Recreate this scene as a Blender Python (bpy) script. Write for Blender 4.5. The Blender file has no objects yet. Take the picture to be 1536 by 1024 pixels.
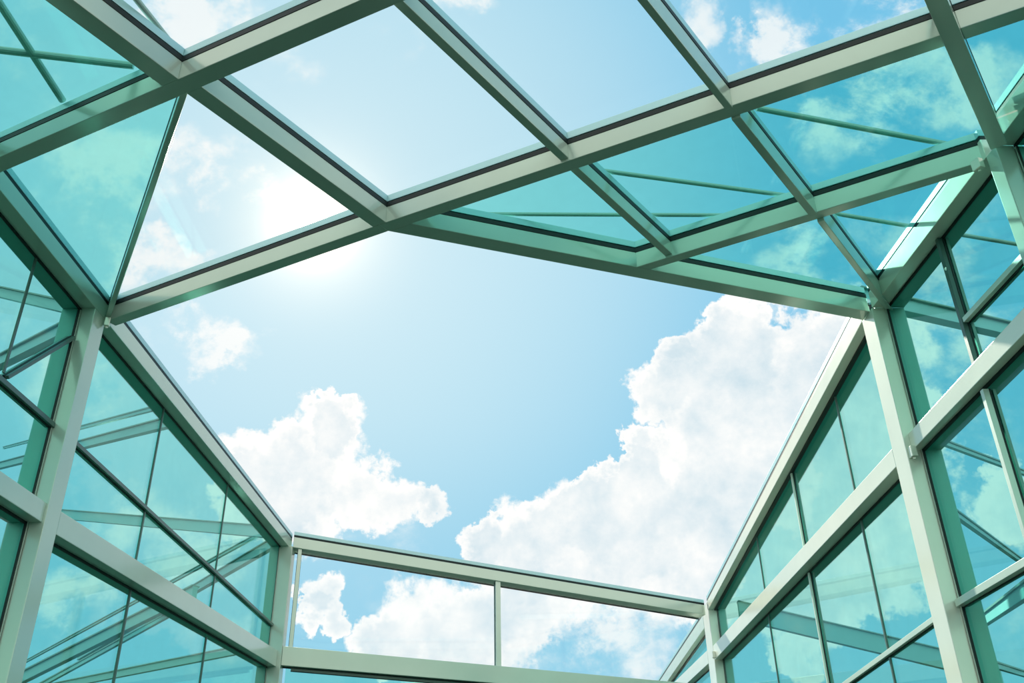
import bpy, bmesh, math, random
from mathutils import Vector, Matrix
random.seed(4)
SC = bpy.context.scene
COL = SC.collection
V = Vector

# ------------------------------------------------------------------ materials
def new_mat(name):
    m = bpy.data.materials.new(name); m.use_nodes = True
    nt = m.node_tree; nt.nodes.clear()
    out = nt.nodes.new('ShaderNodeOutputMaterial')
    return m, nt, out

def paint(name, col, metallic=0.2, rough=0.4, var=0.06, bump=0.02, spec=0.5):
    m, nt, out = new_mat(name)
    b = nt.nodes.new('ShaderNodeBsdfPrincipled')
    tc = nt.nodes.new('ShaderNodeTexCoord')
    n = nt.nodes.new('ShaderNodeTexNoise'); n.inputs['Scale'].default_value = 2.3
    n.inputs['Detail'].default_value = 5
    nt.links.new(tc.outputs['Object'], n.inputs['Vector'])
    mix = nt.nodes.new('ShaderNodeMix'); mix.data_type = 'RGBA'
    mix.inputs[6].default_value = (*[c * (1 - var) for c in col], 1)
    mix.inputs[7].default_value = (*[min(1, c * (1 + var)) for c in col], 1)
    nt.links.new(n.outputs['Fac'], mix.inputs[0])
    nt.links.new(mix.outputs[2], b.inputs['Base Color'])
    b.inputs['Metallic'].default_value = metallic
    mr = nt.nodes.new('ShaderNodeMapRange')
    mr.inputs[3].default_value = rough * .85; mr.inputs[4].default_value = rough * 1.15
    nt.links.new(n.outputs['Fac'], mr.inputs[0])
    nt.links.new(mr.outputs[0], b.inputs['Roughness'])
    b.inputs['Specular IOR Level'].default_value = spec
    if bump:
        n2 = nt.nodes.new('ShaderNodeTexNoise'); n2.inputs['Scale'].default_value = 60
        nt.links.new(tc.outputs['Object'], n2.inputs['Vector'])
        bp = nt.nodes.new('ShaderNodeBump'); bp.inputs['Strength'].default_value = bump
        bp.inputs['Distance'].default_value = .01
        nt.links.new(n2.outputs['Fac'], bp.inputs['Height'])
        nt.links.new(bp.outputs[0], b.inputs['Normal'])
    nt.links.new(b.outputs[0], out.inputs[0])
    return m

def glass(name, tint, refl=0.05, edge=0.7, mottled=0.0):
    """architectural pane: tinted transmission and facing-dependent reflection"""
    m, nt, out = new_mat(name)
    tr = nt.nodes.new('ShaderNodeBsdfTransparent')
    gl = nt.nodes.new('ShaderNodeBsdfGlossy'); gl.inputs['Roughness'].default_value = 0.015
    gl.inputs['Color'].default_value = (.80, .95, .93, 1) if tint[0] < .8 else (1, 1, 1, 1)
    if mottled:
        tc = nt.nodes.new('ShaderNodeTexCoord')
        n = nt.nodes.new('ShaderNodeTexNoise'); n.inputs['Scale'].default_value = 5
        n.inputs['Detail'].default_value = 8; n.inputs['Roughness'].default_value = .7
        nt.links.new(tc.outputs['Object'], n.inputs['Vector'])
        mix = nt.nodes.new('ShaderNodeMix'); mix.data_type = 'RGBA'
        mix.inputs[6].default_value = (*[c * (1 - mottled) for c in tint], 1)
        mix.inputs[7].default_value = (*[min(1, c * (1 + mottled)) for c in tint], 1)
        nt.links.new(n.outputs['Fac'], mix.inputs[0]); nt.links.new(mix.outputs[2], tr.inputs['Color'])
    else:
        tr.inputs['Color'].default_value = (*tint, 1)
    lw = nt.nodes.new('ShaderNodeLayerWeight'); lw.inputs['Blend'].default_value = .5
    pw = nt.nodes.new('ShaderNodeMath'); pw.operation = 'POWER'; pw.inputs[1].default_value = 4.5
    nt.links.new(lw.outputs['Facing'], pw.inputs[0])
    ma = nt.nodes.new('ShaderNodeMath'); ma.operation = 'MULTIPLY_ADD'
    ma.inputs[1].default_value = edge; ma.inputs[2].default_value = refl
    nt.links.new(pw.outputs[0], ma.inputs[0])
    ms = nt.nodes.new('ShaderNodeMixShader')
    nt.links.new(ma.outputs[0], ms.inputs[0]); nt.links.new(tr.outputs[0], ms.inputs[1]); nt.links.new(gl.outputs[0], ms.inputs[2])
    nt.links.new(ms.outputs[0], out.inputs[0])
    return m

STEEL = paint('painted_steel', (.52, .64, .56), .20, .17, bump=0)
STEEL_LIT = paint('painted_steel_sunlit', (.74, .77, .67), .20, .17, bump=0)  # paler copy of the steel paint; sunlight on the right wall put into colour
OUTER = paint('outer_aluminium', (.13, .46, .41), .2, .4, bump=0)
CAP = paint('cap_aluminium', (.36, .60, .63), .3, .3, bump=0)
GASKET = paint('black_rubber', (.006, .018, .018), 0, .5, spec=.3)
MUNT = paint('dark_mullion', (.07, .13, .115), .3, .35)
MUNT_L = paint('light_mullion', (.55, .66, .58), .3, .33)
ROD = paint('rod_steel', (.34, .50, .46), .2, .45)
BRACE = paint('brace_steel', (.20, .36, .33), .3, .45)
FAR = paint('outrigger_steel', (.28, .58, .62), .2, .5)
TEAL = glass('teal_glass', (.635, .90, .85), .025, .45, .03)
TEAL_R = glass('teal_roof_glass', (.61, .905, .865), .012, .35, .03)
CLEAR = glass('clear_glass', (.985, .995, .997), .01, .3)

# ------------------------------------------------------------------ object helpers
GROUPS = {'roof beam': 'steel beams of the roof grid', 'purlin': 'slim purlins of the roof grid', 'glass pane': 'glass panes of the roof and walls', 'wall rail': 'horizontal rails of the glazed walls', 'column': 'steel columns of the glazed walls', 'glazing bar': 'glazing bars in the walls', 'bracing rod': 'bracing rods above the roof glass', 'outrigger beam': 'outrigger beams outside the walls', 'bracket': 'small steel brackets'}
def set_props(o, label=None, cat=None, group=None, kind=None):
    group = group or GROUPS.get(cat)
    if label: o['label'] = label
    if cat: o['category'] = cat
    if group: o['group'] = group
    if kind: o['kind'] = kind

def thing(name, loc, label, cat, group=None):
    o = bpy.data.objects.new(name, None); COL.objects.link(o)
    o.location = loc; o.empty_display_size = .1
    set_props(o, label, cat, group); return o

def link_mesh(name, bm, mat, origin, parent=None, bevel=0.0, smooth=False):
    bmesh.ops.recalc_face_normals(bm, faces=bm.faces)
    if bevel:
        bmesh.ops.bevel(bm, geom=list(bm.edges), offset=bevel, segments=2, profile=.6, affect='EDGES', clamp_overlap=True)
    for v in bm.verts: v.co -= origin
    me = bpy.data.meshes.new(name); bm.to_mesh(me); bm.free()
    me.materials.append(mat)
    o = bpy.data.objects.new(name, me); COL.objects.link(o)
    if parent: o.parent = parent
    else: o.location = origin
    return o

def hexa(bm, c):
    """c: 4 start corners then 4 end corners"""
    v = [bm.verts.new(p) for p in c]
    for f in ((0, 1, 2, 3), (7, 6, 5, 4), (0, 4, 5, 1), (1, 5, 6, 2), (2, 6, 7, 3), (3, 7, 4, 0)):
        bm.faces.new([v[i] for i in f])

def bar(p0, p1, u, w, ur, wr0, wr1=None, cut0=None, cut1=None, bm=None):
    """prism from p0 to p1. u: across axis, w: up axis; ur=(u0,u1); wr=(w0,w1) at each end.
    cut0 / cut1: plan direction of the face the end butts against"""
    bm = bm or bmesh.new(); wr1 = wr1 or wr0
    d = (p1 - p0); dl = V((d.x, d.y, 0))
    def corner(p, a, b, cut):
        q = p + u * a
        if cut is not None:
            c = V((cut[0], cut[1], 0)); k = c.dot(u)
            if abs(k) > 1e-4: q = p + c * (a / k)
            # stay on the member's slope
            if dl.length > 1e-6:
                q.z = p.z + d.z * ((q - p).dot(dl) / dl.length_squared)
        return q + w * b
    cs = []
    for p, wr, cut in ((p0, wr0, cut0), (p1, wr1, cut1)):
        cs += [corner(p, ur[0], wr[0], cut), corner(p, ur[1], wr[0], cut), corner(p, ur[1], wr[1], cut), corner(p, ur[0], wr[1], cut)]
    hexa(bm, cs); return bm

Z = V((0, 0, 1))

# ------------------------------------------------------------------ ROOF
# every roof beam: bottom near edge line in plan, width to its far side, joined to its neighbours
BT = 6.78          # top of the roof beams
GZ = 6.826         # underside of the roof glass
class Beam: pass
ROOF = {}
def plan(name, a, b, w, z=6.6):
    r = Beam(); r.a = V((a[0], a[1], 0)); r.b = V((b[0], b[1], 0)); d = (r.b - r.a).normalized()
    r.d = d; r.n = V((d.y, -d.x, 0)); r.w = w; r.z = z          # n*w points across
    if w < 0: r.n = -r.n; r.w = -w
    ROOF[name] = r; return r
def isect(p, d, q, e):
    den = d.x * e.y - d.y * e.x
    t = ((q.x - p.x) * e.y - (q.y - p.y) * e.x) / den
    return p + d * t
def side(name, which):      # 'near' 'far' 'mid' line of a beam
    r = ROOF[name]; k = {'near': 0, 'far': 1, 'mid': .5}[which]
    return r.a + r.n * (r.w * k), r.d
plan('main_left', (-4.406, 8.469), (-1.122, 6.769), -.125)
plan('main_right', (-1.122, 6.769), (3.132, 4.659), -.13)
plan('diag_up', (-2.925, 4.201), (-2.486, 4.902), -.16)
plan('diag_mid', (-2.315, 5.022), (-1.18, 6.736), -.15)
plan('upper', (-4.22, 5.769), (-1.712, 4.587), -.14)
plan('purlin_a', (-.709, 4.28), (.40, 5.806), -.075, 6.63)
plan('purlin_a2', (.618, 6.113), (1.447, 7.22), -.075, 6.63)
plan('purlin_b', (.965, 4.265), (1.70, 5.235), -.058, 6.575)
plan('purlin_b2', (2.046, 5.69), (2.443, 6.215), -.072, 6.575)
plan('purlin_b3', (2.93, 6.83), (3.885, 8.12), -.062, 6.565)
plan('cross', (1.351, 7.58), (4.045, 6.091), -.115)
plan('edge', (-.905, 6.818), (3.953, 8.603), -.18)
plan('hanger', (2.805, 4.21), (3.872, 5.635), .125, 6.45)
plan('left_wall', (-4.44, 3.), (-4.44, 8.3), -.14)
plan('right_wall', (3.97, 8.55), (4.09, 6.06), -.14)
plan('tie', (-2.50, 5.10), (-4.33, 8.26), .05, 6.63)

def roof_beam(key, start, end, label, cat='roof beam', mat=STEEL, cap=True, top=BT, name='steel_beam', bw=None, group=None, gap=0.0, capmat=CAP):
    """start/end: (other beam, side) or a distance-free plan point"""
    r = ROOF[key]
    def endp(e):
        if isinstance(e[0], str):
            p, d = side(*e); return isect(r.a, r.d, p, d), (d.x, d.y)
        return V((e[0], e[1], 0)), None
    p0, c0 = endp(start); p1, c1 = endp(end)
    p0 = p0 + r.d * gap; p1 = p1 - r.d * gap
    mid = (p0 + p1) / 2 + V((0, 0, r.z))
    t = thing(name, mid, label, cat, group)
    q0 = p0 + V((0, 0, r.z)); q1 = p1 + V((0, 0, r.z)); h = top - r.z
    link_mesh('steel_profile', bar(q0, q1, r.n, Z, (0, r.w), (0, h), None, c0, c1), mat, mid, t, .006)
    link_mesh('rubber_gasket', bar(q0, q1, r.n, Z, (-.004, r.w + .004), (h, h + .045), None, c0, c1), GASKET, mid, t)
    if cap:
        h2 = GZ - r.z + .016
        link_mesh('cap_strip', bar(q0, q1, r.n, Z, (-.0, r.w), (h2, h2 + .075), None, c0, c1), capmat, mid, t, .005)
    return t

roof_beam('main_left', (-4.44, 8.4865), ('diag_mid', 'mid'), 'long steel roof beam rising from the left corner column to the four-beam joint beside the sun')
roof_beam('main_right', ('diag_mid', 'mid'), ('hanger', 'near'), 'longest steel roof beam, from the joint beside the sun up to the upper right')
ROOF['main_far'] = ROOF['main_right']
r = ROOF['main_right']
roof_beam('main_right', ('hanger', 'far'), (4.2, 4.129), 'short stub of roof beam in the top right corner beyond the dark hanging beam')
roof_beam('diag_up', (-3.7, 2.963), ('upper', 'near'), 'thick roof beam coming in from the top left edge of the view')
roof_beam('diag_mid', ('upper', 'far'), ('main_right', 'near'), 'diagonal roof beam running down from upper left to the joint just above the sun')
roof_beam('upper', (-4.44, 5.873), (2.2, 2.744), 'broad roof beam crossing the top left corner from the left edge to the top edge')
roof_beam('purlin_a', ('upper', 'far'), ('main_right', 'near'), 'slim purlin from the top centre edge down to the long main beam', 'purlin', name='purlin')
roof_beam('purlin_a2', ('main_right', 'far'), ('cross', 'near'), 'short slim purlin below the long main beam, ending near the middle of the opening edge', 'purlin', name='purlin')
roof_beam('purlin_b', ('upper', 'far'), ('main_right', 'near'), 'slim purlin in the upper right, between top edge and long main beam', 'purlin', name='purlin')
roof_beam('purlin_b2', ('main_right', 'far'), ('cross', 'near'), 'slim purlin between the long main beam and the shorter parallel beam on the right', 'purlin', name='purlin')
roof_beam('purlin_b3', ('cross', 'far'), ('edge', 'near'), 'slim purlin running into the top of the right corner column', 'purlin', name='purlin')
roof_beam('cross', ('edge', 'near'), ('right_wall', 'near'), 'shorter roof beam parallel to the main one, ending at the second right column')
roof_beam('edge', ('main_right', 'far'), ('right_wall', 'near'), 'roof edge beam bounding the open sky from the sunlit joint to the right corner')
roof_beam('hanger', ('upper', 'far'), (3.96, 5.753), 'dark heavy beam hanging lowest across the top right corner', mat=STEEL, cap=True)
roof_beam('tie', ('upper', 'far'), ('left_wall', 'near'), 'thin slanting tie bar in the triangle at the left of the roof', 'tie bar', name='tie_bar', mat=STEEL)

# roof glass --------------------------------------------------------
def line_mid(k):
    if k == 'L': return V((-4.51, 0, 0)), V((0, 1, 0))
    if k == 'R': p, d = side('right_wall', 'mid'); return p, d
    if k == 'top': return V((0, 2.6, 0)), V((1, 0, 0))
    if k == 'rout': return V((5.2, 0, 0)), V((0, 1, 0))
    return side(k, 'mid')
def roof_pane(keys, mat, label, group=None, z=GZ):
    pts = []
    for i, k in enumerate(keys):
        p, d = line_mid(k); q, e = line_mid(keys[(i + 1) % len(keys)])
        pts.append(isect(p, d, q, e))
    c = sum(pts, V()) / len(pts)
    # inset a little so neighbours keep a joint
    pts = [p + (c - p).normalized() * .03 for p in pts]
    bm = bmesh.new(); lo = [bm.verts.new((p.x, p.y, z + .001)) for p in pts]; hi = [bm.verts.new((p.x, p.y, z + .014)) for p in pts]
    bm.faces.new(lo); bm.faces.new(hi); n = len(pts)
    for i in range(n): bm.faces.new((lo[i], lo[(i + 1) % n], hi[(i + 1) % n], hi[i]))
    o = link_mesh('glass_pane', bm, mat, V((c.x, c.y, z)))
    set_props(o, label, 'glass pane', group); return o
roof_pane(['upper', 'tie', 'L'], TEAL_R, 'teal triangular roof pane at the left, left of the thin slanting tie bar')
roof_pane(['tie', 'upper', 'diag_mid', 'main_left'], CLEAR, 'clear roof pane in front of the sun, right of the thin slanting tie bar')
roof_pane(['diag_mid', 'main_right', 'purlin_a', 'upper'], CLEAR, 'large clear roof pane at top centre left of the first purlin')
roof_pane(['purlin_a', 'main_right', 'purlin_b', 'upper'], CLEAR, 'clear roof pane at the top between the two slim purlins')
roof_pane(['purlin_b', 'main_right', 'hanger', 'upper'], CLEAR, 'clear roof pane at the top right above the long main beam')
roof_pane(['main_right', 'purlin_a2', 'cross', 'edge'], TEAL_R, 'teal triangular roof pane just right of the four-beam joint')
roof_pane(['main_right', 'purlin_b2', 'cross', 'purlin_a2'], TEAL_R, 'teal four-sided roof pane in the middle between the two short purlins')
roof_pane(['main_right', 'hanger', 'R', 'cross', 'purlin_b2'], TEAL_R, 'largest teal roof pane in the upper right, left of the dark hanging beam')
roof_pane(['cross', 'purlin_b3', 'edge'], TEAL_R, 'teal triangular roof pane above the opening edge beam, left of the right corner')
roof_pane(['cross', 'R', 'purlin_b3'], TEAL_R, 'small teal triangular roof pane directly above the right corner column')
roof_pane(['upper', 'diag_up', 'top', 'L'], TEAL_R, 'teal roof pane in the top left corner of the view')
roof_pane(['diag_up', 'upper', 'top'], CLEAR, 'pale triangular roof pane at the top left between two thick beams')
roof_pane(['main_right', 'R', 'hanger'], TEAL_R, 'small teal roof pane right of the dark hanging beam in the top right corner')
roof_pane(['hanger', 'main_right', 'rout', 'upper'], CLEAR, 'sliver of clear roof pane at the very top right corner')

# bracing rods above the glass --------------------------------------
def rod(p0, p1, r, label, name='bracing_rod', mat=ROD, group=None, cat='bracing rod', lugs=False):
    p0 = V(p0); p1 = V(p1); mid = (p0 + p1) / 2
    d = (p1 - p0).normalized(); u = d.cross(Z).normalized(); w = u.cross(d)
    bm = bmesh.new(); n = 12; A = []
    for p in (p0, p1):
        A.append([bm.verts.new(p + u * (r * math.cos(2 * math.pi * i / n)) + w * (r * math.sin(2 * math.pi * i / n))) for i in range(n)])
    for i in range(n): bm.faces.new((A[0][i], A[0][(i + 1) % n], A[1][(i + 1) % n], A[1][i]))
    bm.faces.new(A[0]); bm.faces.new(A[1])
    t = thing(name, mid, label, cat, group)
    link_mesh('rod', bm, mat, mid, t)
    if lugs:
        for p, s in ((p0, 1), (p1, -1)):
            q = p + d * (.03 * s)
            b = bmesh.new(); hexa(b, [V((q.x + a * .025, q.y + c * .025, zz)) for zz in (GZ + .05, p.z + .02) for a, c in ((-1, -1), (1, -1), (1, 1), (-1, 1))])
            link_mesh('anchor_lug', b, mat, mid, t, .003)
    return t
rod((0.81, 6.52, 6.955), (2.73, 6.97, 6.955), .022, 'thin bracing rod seen through the middle teal roof pane, upper of two')
rod((-0.48, 7.15, 6.955), (2.26, 7.26, 6.955), .020, 'thin nearly level bracing rod above the teal panes right of the joint')
rod((2.11, 5.75, 6.955), (4.01, 6.28, 6.955), .026, 'thin bracing rod crossing the largest teal pane in the upper right')
rod((3.02, 7.20, 6.955), (5.36, 7.87, 6.955), .022, 'thin bracing rod crossing the small triangle above the right corner')
rod((-3.68, 4.28, 6.955), (-3.66, 5.50, 6.955), .030, 'steep bracing rod seen through the top left teal pane')
rod((-4.48, 4.84, 6.955), (-2.94, 5.14, 6.955), .030, 'flatter bracing rod seen through the top left teal pane, crossing the steep one')
rod((-2.71, 4.38, 6.955), (-2.55, 4.99, 6.955), .024, 'short bracing rod in the pale triangle at the top left')

# ------------------------------------------------------------------ WALLS
class Wall:
    """inner face line from p to q (plan); out = outward side"""
    def __init__(s, p, q, out):
        s.p = V((p[0], p[1], 0)); d = V((q[0] - p[0], q[1] - p[1], 0)); s.L = d.length; s.d = d.normalized()
        n = V((s.d.y, -s.d.x, 0)); s.o = n if n.dot(V((out[0], out[1], 0))) > 0 else -n
    def s_of_y(s, y): return (y - s.p.y) / s.d.y
    def s_of_x(s, x): return (x - s.p.x) / s.d.x
    def P(s, t, off, z): return s.p + s.d * t + s.o * off + V((0, 0, z))
G0, G1 = .172, .186      # glass position behind the inner face
def hbar(W, s0, s1, zb0, zb1, h0, h1, o0, o1):
    """level or sloping member in a wall: bottom heights zb, depths h, offsets o"""
    bm = bmesh.new()
    cs = []
    for s, zb, h in ((s0, zb0, h0), (s1, zb1, h1)):
        cs += [W.P(s, o0, zb), W.P(s, o1, zb), W.P(s, o1, zb + h), W.P(s, o0, zb + h)]
    hexa(bm, cs); return bm
def rail(W, s0, s1, zb0, zb1, h0, h1, label, in0=0., in1=.158, out=True, cap=False, mat=STEEL, name='horizontal_rail', cat='wall rail', outw=.36, group=None):
    mid = W.P((s0 + s1) / 2, .07, (zb0 + zb1) / 2)
    t = thing(name, mid, label, cat, group)
    link_mesh('steel_profile', hbar(W, s0, s1, zb0, zb1, h0, h1, in0, in1), mat, mid, t, .006)
    link_mesh('rubber_gasket', hbar(W, s0, s1, zb0 - .024, zb1 - .024, h0 + .044, h1 + .044, in1, max(G0 - .001, in1 + .015)), GASKET, mid, t)
    if out:
        link_mesh('outer_profile', hbar(W, s0, s1, zb0 + .004, zb1 + .004, h0 - .008, h1 - .008, G1 + .002, outw), OUTER, mid, t, .006)
    if cap:
        g = hbar(W, s0, s1, zb0 + h0, zb1 + h1, .04, .04, in0 + .004, in1)
        link_mesh('top_gasket', g, GASKET, mid, t)
        link_mesh('cap_strip', hbar(W, s0, s1, zb0 + h0 + .040, zb1 + h1 + .040, .07, .07, in0, in1 + .02), CAP, mid, t, .005)
    return t
def column(W, s0, s1, ztop, label, depth=.15, outw=.36, mat=STEEL, z0=0.0, ztop2=None, name='steel_column', in0=0.0):
    mid = W.P((s0 + s1) / 2, depth / 2, 0)
    t = thing(name, mid, label, 'column')
    bm = bmesh.new(); zt2 = ztop if ztop2 is None else ztop2
    def vb(a0, a1, o0, o1, z0, zt):
        bm = bmesh.new()
        hexa(bm, [W.P(a0, o0, z0), W.P(a1, o0, z0), W.P(a1, o1, z0), W.P(a0, o1, z0), W.P(a0, o0, zt), W.P(a1, o0, zt), W.P(a1, o1, zt), W.P(a0, o1, zt)])
        return bm
    link_mesh('steel_profile', vb(s0, s1, in0, depth, z0, ztop), mat, mid, t, .006)
    link_mesh('rubber_gasket', vb(s0 - .034, s1 + .034, depth, G0 - .001, z0, ztop - .03), GASKET, mid, t)
    for e0, e1 in ((s0 - .022, s0 - .012), (s1 + .012, s1 + .022)):
        link_mesh('glazing_bead', vb(e0, e1, depth - .008, depth, z0, ztop - .03), MUNT_L, mid, t)
    link_mesh('outer_profile', vb(s0 + .004, s1 - .004, G1 + .002, outw, z0, ztop), OUTER, mid, t, .006)
    b = bmesh.new(); cx = V((0, 0, 0))
    hexa(b, [W.P(a, o, zz) for zz in (0.0, .03) for a, o in ((s0 - .1, -.08), (s1 + .1, -.08), (s1 + .1, outw + .06), (s0 - .1, outw + .06))])
    link_mesh('base_plate', b, mat, mid, t, .004)
    return t
def wall_bar(W, a, b, wdt, label, o0=.12, o1=.171, mat=MUNT, name='glazing_bar', cat='glazing bar', group=None, gasket=True):
    """slim bar between two (s,z) points in the glass plane"""
    p0 = W.P(a[0], 0, a[1]); p1 = W.P(b[0], 0, b[1]); d = (p1 - p0).normalized(); w = d.cross(W.o).normalized()
    if w.z < 0 or (abs(w.z) < .01 and w.dot(W.d) < 0): w = -w
    mid = (p0 + p1) / 2 + W.o * ((o0 + o1) / 2)
    def mk(ha, hb, c0, c1):
        bm = bmesh.new(); cs = []
        for p in (p0, p1): cs += [p + w * ha + W.o * c0, p + w * hb + W.o * c0, p + w * hb + W.o * c1, p + w * ha + W.o * c1]
        hexa(bm, cs); return bm
    if gasket:
        t = thing(name, mid, label, cat, group)
        link_mesh('bar_profile', mk(-wdt / 2, wdt / 2, o0, o1 - .016), mat, mid, t, .003)
        link_mesh('rubber_gasket', mk(-wdt / 2 - .008, wdt / 2 + .004, o1 - .016, o1), GASKET, mid, t)
        link_mesh('outer_cover', mk(-wdt / 2, wdt / 2, G1 + .002, G1 + .03), BRACE, mid, t)
        return t
    o = link_mesh(name, mk(-wdt / 2, wdt / 2, o0, o1), mat, mid, None, .002); set_props(o, label, cat, group); return o
def pane(W, pts, label, mat=TEAL, group=None, g0=G0, g1=G1):
    c = V((sum(p[0] for p in pts) / len(pts), sum(p[1] for p in pts) / len(pts)))
    bm = bmesh.new(); A = []; B = []
    for s, z in pts:
        s += .007 if s < c[0] else -.007; z += .007 if z < c[1] else -.007
        A.append(bm.verts.new(W.P(s, g0, z))); B.append(bm.verts.new(W.P(s, g1, z)))
    n = len(pts); bm.faces.new(A); bm.faces.new(B)
    for i in range(n): bm.faces.new((A[i], A[(i + 1) % n], B[(i + 1) % n], B[i]))
    o = link_mesh('glass_pane', bm, mat, W.P(c[0], g0, c[1])); set_props(o, label, 'glass pane', group); return o

# ---- left wall (one straight wall, x = -4.44)
WL = Wall((-4.44, 0), (-4.44, 30), (-1, 0))     # s = y
column(WL, 8.21, 8.47, 6.6, 'left corner steel column with a bluish inner face under the roof joint')
column(WL, 5.60, 5.85, 6.6, 'first left column nearest the viewer')
rail(WL, 3.0, 8.47, 6.6, 6.6, .18, .18, 'cream-lit top rail of the left wall, nearer the viewer than the corner column', cap=True)
rail(WL, 8.47, 17.5, 6.6, 6.6, .20, .20, 'long top rail of the left wall receding from the corner column to the back corner', cap=True)
rail(WL, 8.47, 17.26, 4.21, 4.36, .23, .28, 'wide middle rail of the left wall running from the corner column to the back corner')
rail(WL, 5.85, 8.21, 4.25, 4.25, .19, .19, 'middle rail at the left edge of the view, ending at the left corner column', in0=.025)
zm = lambda y: 5.25 - .018 * (y - 8.8)
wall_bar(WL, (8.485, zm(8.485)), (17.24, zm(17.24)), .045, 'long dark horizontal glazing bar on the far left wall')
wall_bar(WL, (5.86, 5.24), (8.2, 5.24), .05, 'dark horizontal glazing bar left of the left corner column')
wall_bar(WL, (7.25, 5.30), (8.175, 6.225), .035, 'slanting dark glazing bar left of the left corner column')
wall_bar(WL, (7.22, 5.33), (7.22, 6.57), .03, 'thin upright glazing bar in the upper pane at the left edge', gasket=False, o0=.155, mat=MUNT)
for y, n in ((10.76, 'nearer'), (13.69, 'farther')):
    wall_bar(WL, (y, 4.465 + (y - 8.5) * .012), (y, zm(y) - .03), .028, '%s thin upright joint below the long dark bar, upper left wall' % n, gasket=False, o0=.150)
    wall_bar(WL, (y, zm(y) + .03), (y, 6.59), .028, '%s thin upright joint above the long dark bar, upper left wall' % n, gasket=False, o0=.150)
    wall_bar(WL, (y, 0), (y, 4.22), .030, '%s thin upright joint in the lower glass of the left wall' % n, gasket=False, o0=.145)
ys = [8.48, 10.76, 13.69, 17.25]
for i, n in enumerate(('nearest', 'middle', 'farthest')):
    a, b = ys[i], ys[i + 1]
    pane(WL, [(a, zm(a)), (b, zm(b)), (b, 6.64), (a, 6.64)], '%s teal pane of the top row, far left wall, under the sloping top rail' % n)
    pane(WL, [(a, 4.40), (b, 4.5), (b, zm(b)), (a, zm(a))], '%s teal pane between the middle rail and dark bar of the left wall' % n)
    pane(WL, [(a, 0.02), (b, 0.02), (b, 4.45), (a, 4.35)], '%s tall teal pane below the middle rail of the left wall' % n)
pane(WL, [(5.8, 5.24), (7.22, 5.24), (7.22, 6.6), (5.8, 6.6)], 'teal pane at the left edge of the view, left of the thin upright bar')
pane(WL, [(7.22, 5.24), (8.2, 5.24), (8.2, 6.6), (7.22, 6.6)], 'teal pane crossed by a slanting bar, just left of the corner column')
pane(WL, [(5.8, 4.3), (8.2, 4.3), (8.2, 5.24), (5.8, 5.24)], 'teal pane left of the corner column between dark bar and middle rail')
pane(WL, [(5.8, .02), (8.2, .02), (8.2, 4.3), (5.8, 4.3)], 'dark teal pane in the lower left corner of the view')

# ---- right wall, far part (x = 3.96) from the corner column to the back
WR = Wall((3.96, 0), (3.96, 40), (1, 0))
zt = lambda y: 6.6 - (y - 8.95) * .0985
zr = lambda y: 4.87 - (y - 8.86) * .0262
zl = lambda y: 3.37 - (y - 9.2) * .0692
column(WR, 8.53, 8.84, 6.6, 'right corner steel column with a bright sunlit cream face', mat=STEEL_LIT)
rail(WR, 8.84, 19.1, zt(8.84), zt(19.1), .20, .18, 'top rail of the right wall sloping away to the back corner beside the open sky', in1=.12, cap=True, mat=STEEL_LIT)
rail(WR, 8.84, 19.0, zr(8.84), zr(19.0), .20, .27, 'long cream middle rail of the right wall between corner column and back corner', mat=STEEL_LIT)
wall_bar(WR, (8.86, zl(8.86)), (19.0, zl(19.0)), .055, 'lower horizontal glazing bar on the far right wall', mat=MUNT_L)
rj = [(10.46, 'nearest'), (12.67, 'middle'), (15.12, 'farthest')]
for y, n in rj:
    lt = n == 'middle'
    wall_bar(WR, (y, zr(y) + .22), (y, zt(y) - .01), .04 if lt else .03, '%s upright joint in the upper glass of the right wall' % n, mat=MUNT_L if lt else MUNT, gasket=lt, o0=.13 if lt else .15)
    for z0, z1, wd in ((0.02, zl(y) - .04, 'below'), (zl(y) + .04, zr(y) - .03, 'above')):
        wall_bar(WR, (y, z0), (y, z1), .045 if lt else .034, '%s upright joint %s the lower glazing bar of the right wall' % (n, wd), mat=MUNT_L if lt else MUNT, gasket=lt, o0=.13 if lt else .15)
ys = [8.85, 10.46, 12.67, 15.12, 19.0]
for i, n in enumerate(('first', 'second', 'third', 'fourth')):
    a, b = ys[i], ys[i + 1]
    pane(WR, [(a, zr(a) + .1), (b, zr(b) + .1), (b, zt(b) + .05), (a, zt(a) + .05)], '%s teal pane back from the right corner column, under the sloping top rail' % n)
    pane(WR, [(a, zl(a)), (b, zl(b)), (b, zr(b) + .1), (a, zr(a) + .1)], '%s teal pane back from the right corner column, under the middle rail' % n)
    pane(WR, [(a, .02), (b, .02), (b, zl(b)), (a, zl(a))], '%s teal pane back from the right corner column, below the lower glazing bar' % n)

# ---- right wall, near part, slightly splayed
WN = Wall((3.965, 8.53), (4.13, 5.0), (1, 0))
sN = WN.s_of_y
column(WN, sN(6.02), sN(5.87), 6.6, 'second right column, at the upper right edge below the hanging beam', depth=.16)
rail(WN, sN(8.53), sN(6.02), 6.6, 6.6, .2, .2, 'bright top rail between the two right columns', cap=True, mat=STEEL_LIT)
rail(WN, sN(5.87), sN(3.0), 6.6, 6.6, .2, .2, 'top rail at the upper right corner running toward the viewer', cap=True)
rail(WN, sN(8.53), sN(6.02), 4.925, 5.08, .18, .18, 'cream middle rail between the two right columns with a free left end', in0=.055, in1=.15, mat=STEEL_LIT)
rail(WN, sN(5.87), sN(3.0), 5.08, 5.2, .18, .18, 'middle rail right of the second right column', in0=.055, in1=.15)
wall_bar(WN, (sN(7.21), 5.10), (sN(7.21), 6.59), .05, 'upright glazing bar above the middle rail right of the corner column', o0=.11)
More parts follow.
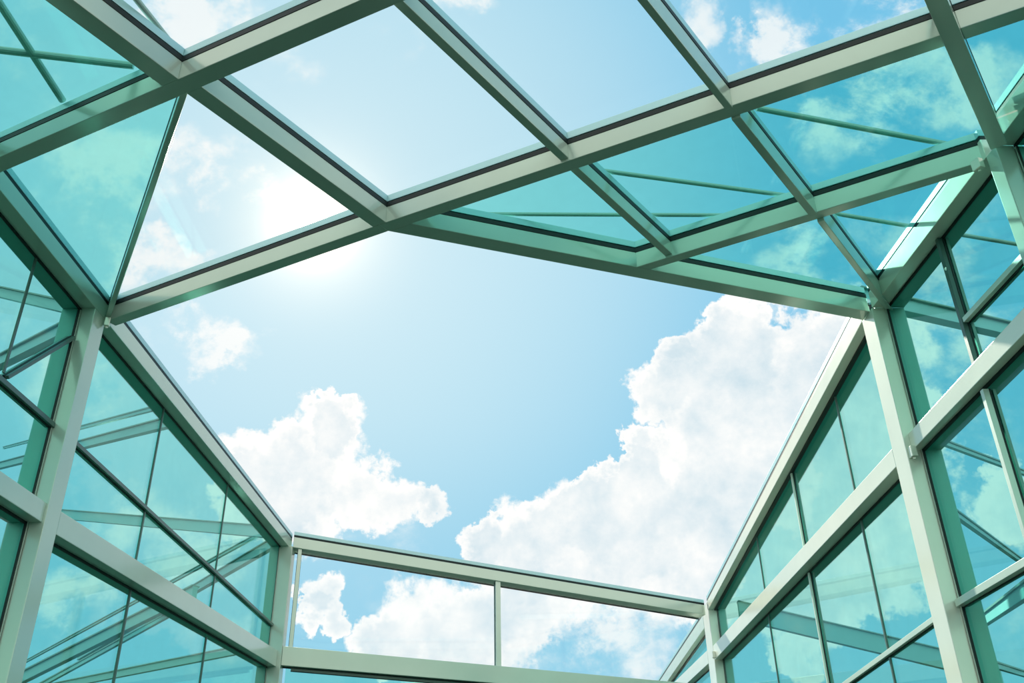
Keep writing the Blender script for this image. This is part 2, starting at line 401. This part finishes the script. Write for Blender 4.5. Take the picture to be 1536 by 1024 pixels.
wall_bar(WN, (sN(7.17), 5.66), (sN(6.04), 5.68), .05, 'short level glazing bar from the upright bar to the second right column', mat=MUNT_L, o0=.11)
wall_bar(WN, (sN(7.19), 3.52), (sN(7.19), 4.96), .05, 'upright pale glazing bar below the middle rail at the right edge', mat=MUNT_L, o0=.10)
wall_bar(WN, (sN(7.19), 0.02), (sN(7.19), 3.41), .05, 'upright pale glazing bar in the bottom right corner', mat=MUNT_L, o0=.10)
wall_bar(WN, (sN(8.50), 3.40), (sN(6.04), 3.52), .065, 'pale level glazing bar at the lower right edge', mat=MUNT_L, o0=.09)
a, b, c = sN(8.52), sN(7.2), sN(6.03)
pane(WN, [(a, 5.0), (b, 5.0), (b, 6.65), (a, 6.65)], 'teal pane directly right of the corner column above the middle rail')
pane(WN, [(b, 5.67), (c, 5.67), (c, 6.65), (b, 6.65)], 'teal pane above the short level bar, left of the second right column')
pane(WN, [(b, 5.1), (c, 5.1), (c, 5.67), (b, 5.67)], 'narrow teal pane between the short level bar and the middle rail')
pane(WN, [(a, 3.42), (b, 3.46), (b, 5.0), (a, 5.0)], 'teal pane directly right of the corner column below the middle rail')
pane(WN, [(b, 3.46), (c, 3.5), (c, 5.1), (b, 5.0)], 'teal pane at the right edge beyond the tall upright bar')
pane(WN, [(a, .02), (b, .02), (b, 3.46), (a, 3.42)], 'teal pane in the lower right, under the pale level bar')
pane(WN, [(b, .02), (c, .02), (c, 3.5), (b, 3.46)], 'teal pane in the bottom right corner beyond the tall upright bar')
pane(WN, [(sN(5.86), 5.2), (sN(3.0), 5.3), (sN(3.0), 6.65), (sN(5.86), 6.65)], 'dark teal pane right of the second right column')
pane(WN, [(sN(5.86), .02), (sN(3.0), .02), (sN(3.0), 5.3), (sN(5.86), 5.2)], 'tall teal pane right of the second right column below the middle rail')

# brackets that carry the rails and purlins ------------------------------
def bracket(p, dx, dy, h, label, plate=.012):
    """small angle bracket: plate, seat and bolt"""
    p = V(p); t = thing('steel_bracket', p, label, 'bracket')
    u = V((dx, dy, 0)).normalized(); n = V((u.y, -u.x, 0)); L = math.hypot(dx, dy)
    b = bmesh.new(); hexa(b, [p + u * a + n * c + Z * zz for zz in (0, h) for a, c in ((0, -.03), (L, -.03), (L, .03), (0, .03))])
    link_mesh('seat_block', b, STEEL_LIT, p, t, .006)
    b = bmesh.new(); q = p + u * (L * .5) - Z * .012
    bmesh.ops.create_cone(b, cap_ends=True, segments=6, radius1=.014, radius2=.014, depth=.02, matrix=Matrix.Translation(q))
    link_mesh('bolt', b, STEEL_LIT, p, t)
    return t
bracket((4.005, 8.45, 4.84), 0, .08, .11, 'small pale bracket on the right corner column under the free rail end')
bracket((3.93, 18.86, zr(18.9) + .02), 0, .1, .12, 'small pale bracket on the back right column under the rail end')
bracket((4.0, 6.10, 6.50), .03, -.08, .10, 'pale bracket at the top of the second right column')
bracket((-4.42, 8.42, 6.50), .05, .02, .10, 'small rounded bracket at the top of the left corner column')
bracket((-2.70, 4.99, 6.67), .06, -.03, .09, 'small clip under the glass at the upper left joint')
bracket((1.62, 7.50, 6.66), .05, .02, .09, 'small clip beside the slim purlin near the opening edge')

# ---- back corner columns and back wall
pC, pD = (-4.38, 17.30), (3.95, 19.20)
WB = Wall(pC, pD, (0, 1))
sB = WB.s_of_x
column(WL, 17.27, 17.52, 6.6, 'green back left column where the left wall meets the back wall', depth=.17, in0=-.075)
column(WR, 19.04, 19.66, zt(19.1) + .17, 'pale back right column with a slim cream edge', depth=.20, mat=STEEL_LIT)
zbt = lambda x: 6.575 - (x + 4.28) * .1275
zbl = lambda x: 4.385 - (x + 4.32) * .066
L0, L1 = .02, WB.L - .03
xx = lambda s: WB.P(s, 0, 0).x
rail(WB, L0, L1, zbt(xx(L0)), zbt(xx(L1)), .205, .20, 'top rail of the back wall between the two back columns, below the clouds', cap=True, out=False, in1=.36)
rail(WB, L0, L1, zbl(xx(L0)), zbl(xx(L1)), .34, .30, 'lower rail of the back wall along the bottom of the view', out=False, in1=.14)
sm = sB(-.37)
wall_bar(WB, (sm, zbl(-.37) + .31), (sm, zbt(-.37)), .10, 'single pale green upright mullion in the middle of the back wall', mat=MUNT_L, name='mullion', o0=.03, o1=.12)
wall_bar(WB, (.16, zbl(-4.2) + .33), (.16, zbt(-4.2)), .07, 'slim window stile beside the back left column', mat=MUNT_L, name='mullion', o0=.03, o1=.12)
wall_bar(WB, (.2, 4.335), (L1, zbl(xx(L1)) - .05), .05, 'dark frame bar under the lower rail of the back wall')
pane(WB, [(.1, 4.6), (sm, 4.4), (sm, zbt(-.37) + .05), (.1, 6.6)], 'clear left pane of the back wall above the lower rail', CLEAR, g0=.124, g1=.136)
pane(WB, [(sm, 4.4), (L1, 4.1), (L1, zbt(xx(L1)) + .05), (sm, zbt(-.37) + .05)], 'clear right pane of the back wall above the lower rail', CLEAR, g0=.124, g1=.136)
pane(WB, [(.1, .02), (L1, .02), (L1, 3.95), (.1, 4.4)], 'teal pane along the bottom edge under the back wall lower rail')

# ---- wall of the wing beyond the back right column
rail(WR, 19.68, 29, 5.36, 4.93, .26, .26, 'pale green sloping top rail beyond the back right column', cap=True, out=False, in1=.12)
rail(WR, 19.68, 27, 4.64, 4.62, .26, .30, 'cream middle rail of the wing behind the back right column', out=False, mat=STEEL_LIT)
pane(WR, [(19.68, 4.8), (28.5, 4.8), (28.5, 5.0), (19.68, 5.5)], 'small bright teal triangle of glass beyond the back right column')
pane(WR, [(19.68, .02), (28.5, .02), (28.5, 4.7), (19.68, 4.7)], 'lower teal pane of the wing behind the back right column')
column(WR, 28.6, 28.9, 4.9, 'far column of the wing behind the building')

# ------------------------------------------------------------------ outrigger framing outside the tinted glass
def outrigger(p0, p1, w, h, label, mat=FAR, group=None):
    p0 = V(p0); p1 = V(p1); mid = (p0 + p1) / 2; d = p1 - p0; u = V((d.y, -d.x, 0)).normalized()
    t = thing('outrigger_beam', mid, label, 'outrigger beam', group)
    link_mesh('steel_profile', bar(p0, p1, u, Z, (-w / 2, w / 2), (-h / 2, h / 2)), mat, mid, t, .004)
    link_mesh('top_flange', bar(p0, p1, u, Z, (-w * .8, w * .8), (h / 2, h / 2 + .02)), BRACE, mid, t)
    return t
def ext(a, b, xw):      # carry the line to the wall plane
    a = V(a); b = V(b); k = (xw - b.x) / (b.x - a.x); return b + (b - a) * k
LW = -4.81; RW = 4.33
for a, b, w, h, lb in [
    ((-8, 15.46, 8.42), (-5.2, 11.79, 7.05), .05, .05, 'thin upper outrigger beam seen through the upper left wall glass'),
    ((-8, 15.45, 8.04), (-5.2, 12.32, 7.05), .10, .14, 'broad outrigger beam seen through the upper left wall glass'),
    ((-8, 21.21, 6.99), (-5.2, 18.31, 7.23), .06, .05, 'thin outrigger beam outside the back end of the left wall'),
    ((-8, 22.38, 7.00), (-5.2, 18.46, 6.91), .12, .18, 'broad outrigger beam outside the back end of the left wall'),
    ((-8, 15.18, 3.90), (-5.2, 13.73, 4.73), .10, .16, 'broad outrigger beam rising behind the lower left panes'),
    ((-8, 16.07, 3.98), (-5.2, 13.79, 4.59), .05, .06, 'thin outrigger beam rising behind the lower left panes'),
    ((-8, 19.40, 7.80), (-5.2, 17.40, 6.95), .12, .22, 'nearly level outrigger beam beyond the far left panes'),
    ((-8, 20.42, 4.88), (-5.2, 18.02, 4.82), .10, .14, 'low outrigger beam beyond the far lower left panes'),
    ((-7, 10.38, 8.20), (-5.2, 9.03, 7.10), .10, .14, 'outrigger beam behind the pane at the left edge'),
    ((-7, 10.85, 7.35), (-5.2, 9.35, 7.08), .12, .14, 'outrigger beam meeting the left corner column from outside'),
    ((8, 17.68, 4.30), (5, 17.93, 5.15), .14, .34, 'wide outrigger beam seen through the lower right wall glass'),
    ((7, 10.79, 7.44), (5, 9.93, 7.42), .14, .18, 'outrigger beam behind the pane right of the corner column'),
    ((7, 12.01, 5.97), (5, 9.91, 5.57), .05, .05, 'thin outrigger beam behind the right edge panes'),
    ((8, 14.32, 5.29), (5, 9.98, 4.71), .06, .06, 'thin falling outrigger beam behind the right edge panes'),
    ((7, 14.37, 4.23), (5, 9.01, 3.59), .08, .12, 'outrigger beam in the bottom right corner, rising to the right'),
    ((7, 13.20, 3.41), (5, 10.25, 3.15), .05, .06, 'thin outrigger beam at the bottom right corner')]:
    e = ext(a, b, LW if a[0] < 0 else RW)
    outrigger(V(a) + (V(a) - V(b)) * (2.6 if a[0] < 0 else .3), e, w, h, lb)

# ------------------------------------------------------------------ ground
def slab(name, x0, x1, y0, y1, z0, z1, m):
    b = bmesh.new(); hexa(b, [V((x, y, z)) for z in (z0, z1) for x, y in ((x0, y0), (x1, y0), (x1, y1), (x0, y1))])
    o = link_mesh(name, b, m, V((0, 0, 0))); o['kind'] = 'structure'; return o
PAVE = paint('paving', (.026, .044, .038), 0, .9, var=.2, spec=0.)
slab('floor', -900, 900, -900, 900, -.2, 0, PAVE)

# ------------------------------------------------------------------ camera
zen = V((720 - 768, 512 + 1950, -1348.)).normalized()
fw = V((0, 0, -1)); yv = (fw - zen * fw.dot(zen)).normalized(); xv = yv.cross(zen)
Rm = Matrix((xv, yv, zen))            # rows are the world axes in camera space
cam = bpy.data.cameras.new('camera'); co = bpy.data.objects.new('camera', cam); COL.objects.link(co)
co.matrix_world = Matrix.Translation((0, 0, 1.6)) @ Rm.to_4x4()
cam.sensor_width = 36; cam.lens = 1348 / 1536 * 36; cam.clip_end = 500
SC.camera = co
def sky_dir(px, py): return (Rm @ V((px - 768, 512 - py, -1348.))).normalized()

# ------------------------------------------------------------------ sun
SUN = V((-.212, .786, .581)).normalized()
sl = bpy.data.lights.new('sun', 'SUN'); sl.energy = 11.0; sl.angle = math.radians(1.2); sl.color = (1, .93, .80)
so = bpy.data.objects.new('sun', sl); COL.objects.link(so); so.location = SUN * 30
so.rotation_euler = SUN.to_track_quat('Z', 'Y').to_euler()

# ------------------------------------------------------------------ sky with clouds
W = bpy.data.worlds.new('sky'); SC.world = W; W.use_nodes = True
nt = W.node_tree; nt.nodes.clear()
N = nt.nodes; Lk = nt.links
def m(op, a, b=None, c=None, clamp=False):
    n = N.new('ShaderNodeMath'); n.operation = op; n.use_clamp = clamp
    for i, v in enumerate((a, b, c)):
        if v is None: continue
        if isinstance(v, (int, float)): n.inputs[i].default_value = v
        else: Lk.new(v, n.inputs[i])
    return n.outputs[0]
def vm(op, a, b=None, s=None):
    n = N.new('ShaderNodeVectorMath'); n.operation = op
    for i, v in enumerate((a, b)):
        if v is None: continue
        if isinstance(v, (tuple, list, Vector)): n.inputs[i].default_value = tuple(v)
        else: Lk.new(v, n.inputs[i])
    if s is not None: n.inputs['Scale'].default_value = s
    return n.outputs['Value'] if op in ('DOT_PRODUCT', 'LENGTH', 'DISTANCE') else n.outputs['Vector']
def sstep(x, a, b, lo=0., hi=1.):
    n = N.new('ShaderNodeMapRange'); n.interpolation_type = 'SMOOTHSTEP'
    Lk.new(x, n.inputs[0]); n.inputs[1].default_value = a; n.inputs[2].default_value = b
    n.inputs[3].default_value = lo; n.inputs[4].default_value = hi; return n.outputs[0]
def noise(v, sc, det=8, ro=.55, dist=0, lac=2.0):
    n = N.new('ShaderNodeTexNoise'); Lk.new(v, n.inputs['Vector']); n.inputs['Scale'].default_value = sc
    n.inputs['Detail'].default_value = det; n.inputs['Roughness'].default_value = ro; n.inputs['Distortion'].default_value = dist
    n.inputs['Lacunarity'].default_value = lac
    return n.outputs['Fac'], n.outputs['Color']
def mixc(f, a, b):
    n = N.new('ShaderNodeMix'); n.data_type = 'RGBA'
    if isinstance(f, (int, float)): n.inputs[0].default_value = f
    else: Lk.new(f, n.inputs[0])
    for i, v in ((6, a), (7, b)):
        if isinstance(v, tuple): n.inputs[i].default_value = (*v, 1)
        else: Lk.new(v, n.inputs[i])
    return n.outputs[2]
tc = N.new('ShaderNodeTexCoord'); D = tc.outputs['Generated']
D = vm('NORMALIZE', D)
# warp the lookup so blob outlines billow
_, wc = noise(D, 9, 5, .6)
_, wc2 = noise(D, 34, 6, .65)
Dw = vm('ADD', D, vm('SCALE', vm('SUBTRACT', wc, (.5, .5, .5)), s=.13))
Dw = vm('ADD', Dw, vm('SCALE', vm('SUBTRACT', wc2, (.5, .5, .5)), s=.055))
Dw = vm('NORMALIZE', Dw)
def blobs(lst, dvec):
    tot = None
    for b in lst:
        x, y, r = b[:3]; wgt = b[3] if len(b) > 3 else 1.
        c = sky_dir(x, y); ang = math.atan(r / 1348. * (c.dot(sky_dir(768, 512)) ** 1.5)); k = 1 / (1 - math.cos(ang))
        dd = vm('DOT_PRODUCT', dvec, tuple(c))
        f = m('MULTIPLY_ADD', dd, k, 1 - k, clamp=True)      # 1 at the middle, 0 at the rim
        tot = m('MULTIPLY', f, wgt) if tot is None else m('MULTIPLY_ADD', f, wgt, tot)
    return tot
CUM = [(1180, 600, 190), (1310, 540, 140), (1075, 545, 95), (985, 592, 58), (1075, 690, 160), (1190, 760, 170), (930, 765, 95), (860, 770, 70),
       (770, 815, 85), (850, 860, 120), (1000, 840, 130), (1120, 850, 130), (905, 725, 50), (1300, 700, 150), (960, 690, 45),
       (660, 935, 120), (590, 960, 70), (740, 960, 110), (1010, 515, 40), (1130, 480, 60), (720, 800, 45),
       (480, 672, 95), (385, 690, 75), (570, 745, 65), (450, 765, 90), (497, 635, 45), (380, 760, 80), (630, 745, 30, .8),
       (470, 900, 45), (508, 945, 32), (450, 930, 40), (1250, 890, 80), (1340, 860, 80), (1200, 990, 60), (1540, 760, 100)]
CIR = [(330, 250, 60, .8), (270, 210, 50, .6), (370, 290, 35, .4), (230, 370, 50, .9), (290, 400, 45, .7), (200, 420, 45, .7), (285, 480, 45, .8), (320, 520, 60, 1.), (365, 535, 40, .7),
       (90, 270, 80, .7), (150, 310, 70, .8), (200, 250, 80, .6), (120, 180, 120, .4), (60, 60, 100, .5),
       (250, 20, 80, .9), (310, 30, 70, .7), (200, 0, 60, .6), (440, 95, 75, .6), (380, 10, 60, .5), (660, 10, 60, .8), (700, -10, 50, .6), (600, 60, 60, .35),
       (1150, 75, 60, .9), (1200, 60, 90, .9), (1290, 40, 90, .9), (1240, 110, 70, .6), (1060, 20, 50, .7), (1370, 20, 70, .6),
       (1380, 150, 120, .75), (1270, 190, 110, .6), (1200, 170, 80, .5), (1480, 120, 90, .6), (1170, 380, 90, .6), (1260, 400, 90, .5), (1400, 420, 110, .7),
       (950, 960, 90, .8), (870, 900, 120, .5), (800, 960, 80, .5), (560, 820, 80, .5),
       (120, 920, 90, 1.), (170, 760, 90, .7), (60, 600, 100, .6), (20, 480, 80, .5), (160, 560, 110, .8), (300, 820, 90, .8), (300, 980, 70, .6),
       (1470, 520, 120, .7), (1500, 330, 90, .4), (1450, 660, 100, .5), (1500, 950, 90, .4)]
cum = m('MINIMUM', blobs(CUM, Dw), 1.3)
nbig, _ = noise(D, 11, 9, .60)
nsm, _ = noise(D, 30, 8, .62)
# scattered cloud over the rest of the dome, fading out inside the framed part
F0 = sky_dir(768, 512)
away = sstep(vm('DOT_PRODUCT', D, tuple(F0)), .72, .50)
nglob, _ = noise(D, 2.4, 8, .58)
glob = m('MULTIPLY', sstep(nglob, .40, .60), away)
dens = m('ADD', cum, m('MULTIPLY', m('SUBTRACT', nbig, .5), 1.25))
dens = m('ADD', dens, m('MULTIPLY', m('SUBTRACT', nsm, .5), .6))
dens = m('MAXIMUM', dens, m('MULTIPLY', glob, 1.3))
# never grow cloud out of empty sky
dens = m('SUBTRACT', dens, sstep(m('ADD', cum, glob), .22, 0., 0., .6))
a_cum = sstep(dens, .28, .62)
# relief: compare with the same noise a step toward the sun
Ds = vm('ADD', D, tuple(SUN * .022))
nb2, _ = noise(Ds, 11, 9, .60)
relief = m('MULTIPLY', m('SUBTRACT', nbig, nb2), 2.6)
depth = sstep(dens, .55, 1.45)
lum = m('ADD', m('SUBTRACT', 1.06, m('MULTIPLY', depth, .60)), relief)
lum = m('MINIMUM', m('MAXIMUM', lum, 0.), 1.)
c_cum = mixc(lum, (.60, .76, .84), (1.02, 1.02, 1.0))
# unseen cloud outside the view, brightened and warmed as fill for the steel
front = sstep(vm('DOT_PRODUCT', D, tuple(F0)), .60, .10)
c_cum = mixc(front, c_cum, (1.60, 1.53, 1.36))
# wispy cloud
mp = N.new('ShaderNodeMapping'); Lk.new(D, mp.inputs[0]); mp.inputs['Rotation'].default_value = (.4, .3, .7); mp.inputs['Scale'].default_value = (1., 1.4, 1.2)
ncir, _ = noise(mp.outputs[0], 10, 10, .62, .15)
cir = m('MINIMUM', blobs(CIR, Dw), 1.)
dcir = m('MULTIPLY', cir, sstep(ncir, .38, .66))
a_cir = m('MULTIPLY', sstep(dcir, .02, .70), .90)
# clear sky
ds = vm('DOT_PRODUCT', D, tuple(SUN))
sep = N.new('ShaderNodeSeparateXYZ'); Lk.new(D, sep.inputs[0])
base = mixc(sstep(ds, .84, 1.0), (.19, .57, .83), (.55, .80, .91))
base = mixc(sstep(sep.outputs[2], .42, .10), base, (.32, .66, .84))
# aureole around the sun
a1 = m('POWER', m('MAXIMUM', ds, 0.), 60.); a2 = m('POWER', m('MAXIMUM', ds, 0.), 420.); a3 = m('POWER', m('MAXIMUM', ds, 0.), 2600.)
def addc(a, col, f):
    n = N.new('ShaderNodeMix'); n.data_type = 'RGBA'; n.blend_type = 'ADD'; n.clamp_result = False; n.clamp_factor = False
    Lk.new(f, n.inputs[0]); Lk.new(a, n.inputs[6]); n.inputs[7].default_value = (*col, 1); return n.outputs[2]
skyc = mixc(a_cir, base, (.93, .97, .97))
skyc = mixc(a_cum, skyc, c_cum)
skyc = addc(skyc, (.13, .07, .035), a1)
skyc = addc(skyc, (.50, .32, .16), a2)
skyc = addc(skyc, (3.0, 2.5, 1.9), a3)
disc = sstep(ds, math.cos(math.radians(1.0)), math.cos(math.radians(.6)))
skyc = addc(skyc, (22., 20., 16.), disc)
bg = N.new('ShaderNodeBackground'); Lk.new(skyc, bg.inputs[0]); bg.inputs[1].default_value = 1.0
wo = N.new('ShaderNodeOutputWorld'); Lk.new(bg.outputs[0], wo.inputs[0])

vs = SC.view_settings
SC.display_settings.display_device = 'sRGB'
vs.view_transform = 'Standard'; vs.look = 'None'; vs.gamma = 1; vs.use_curve_mapping = False; vs.exposure = 0.0
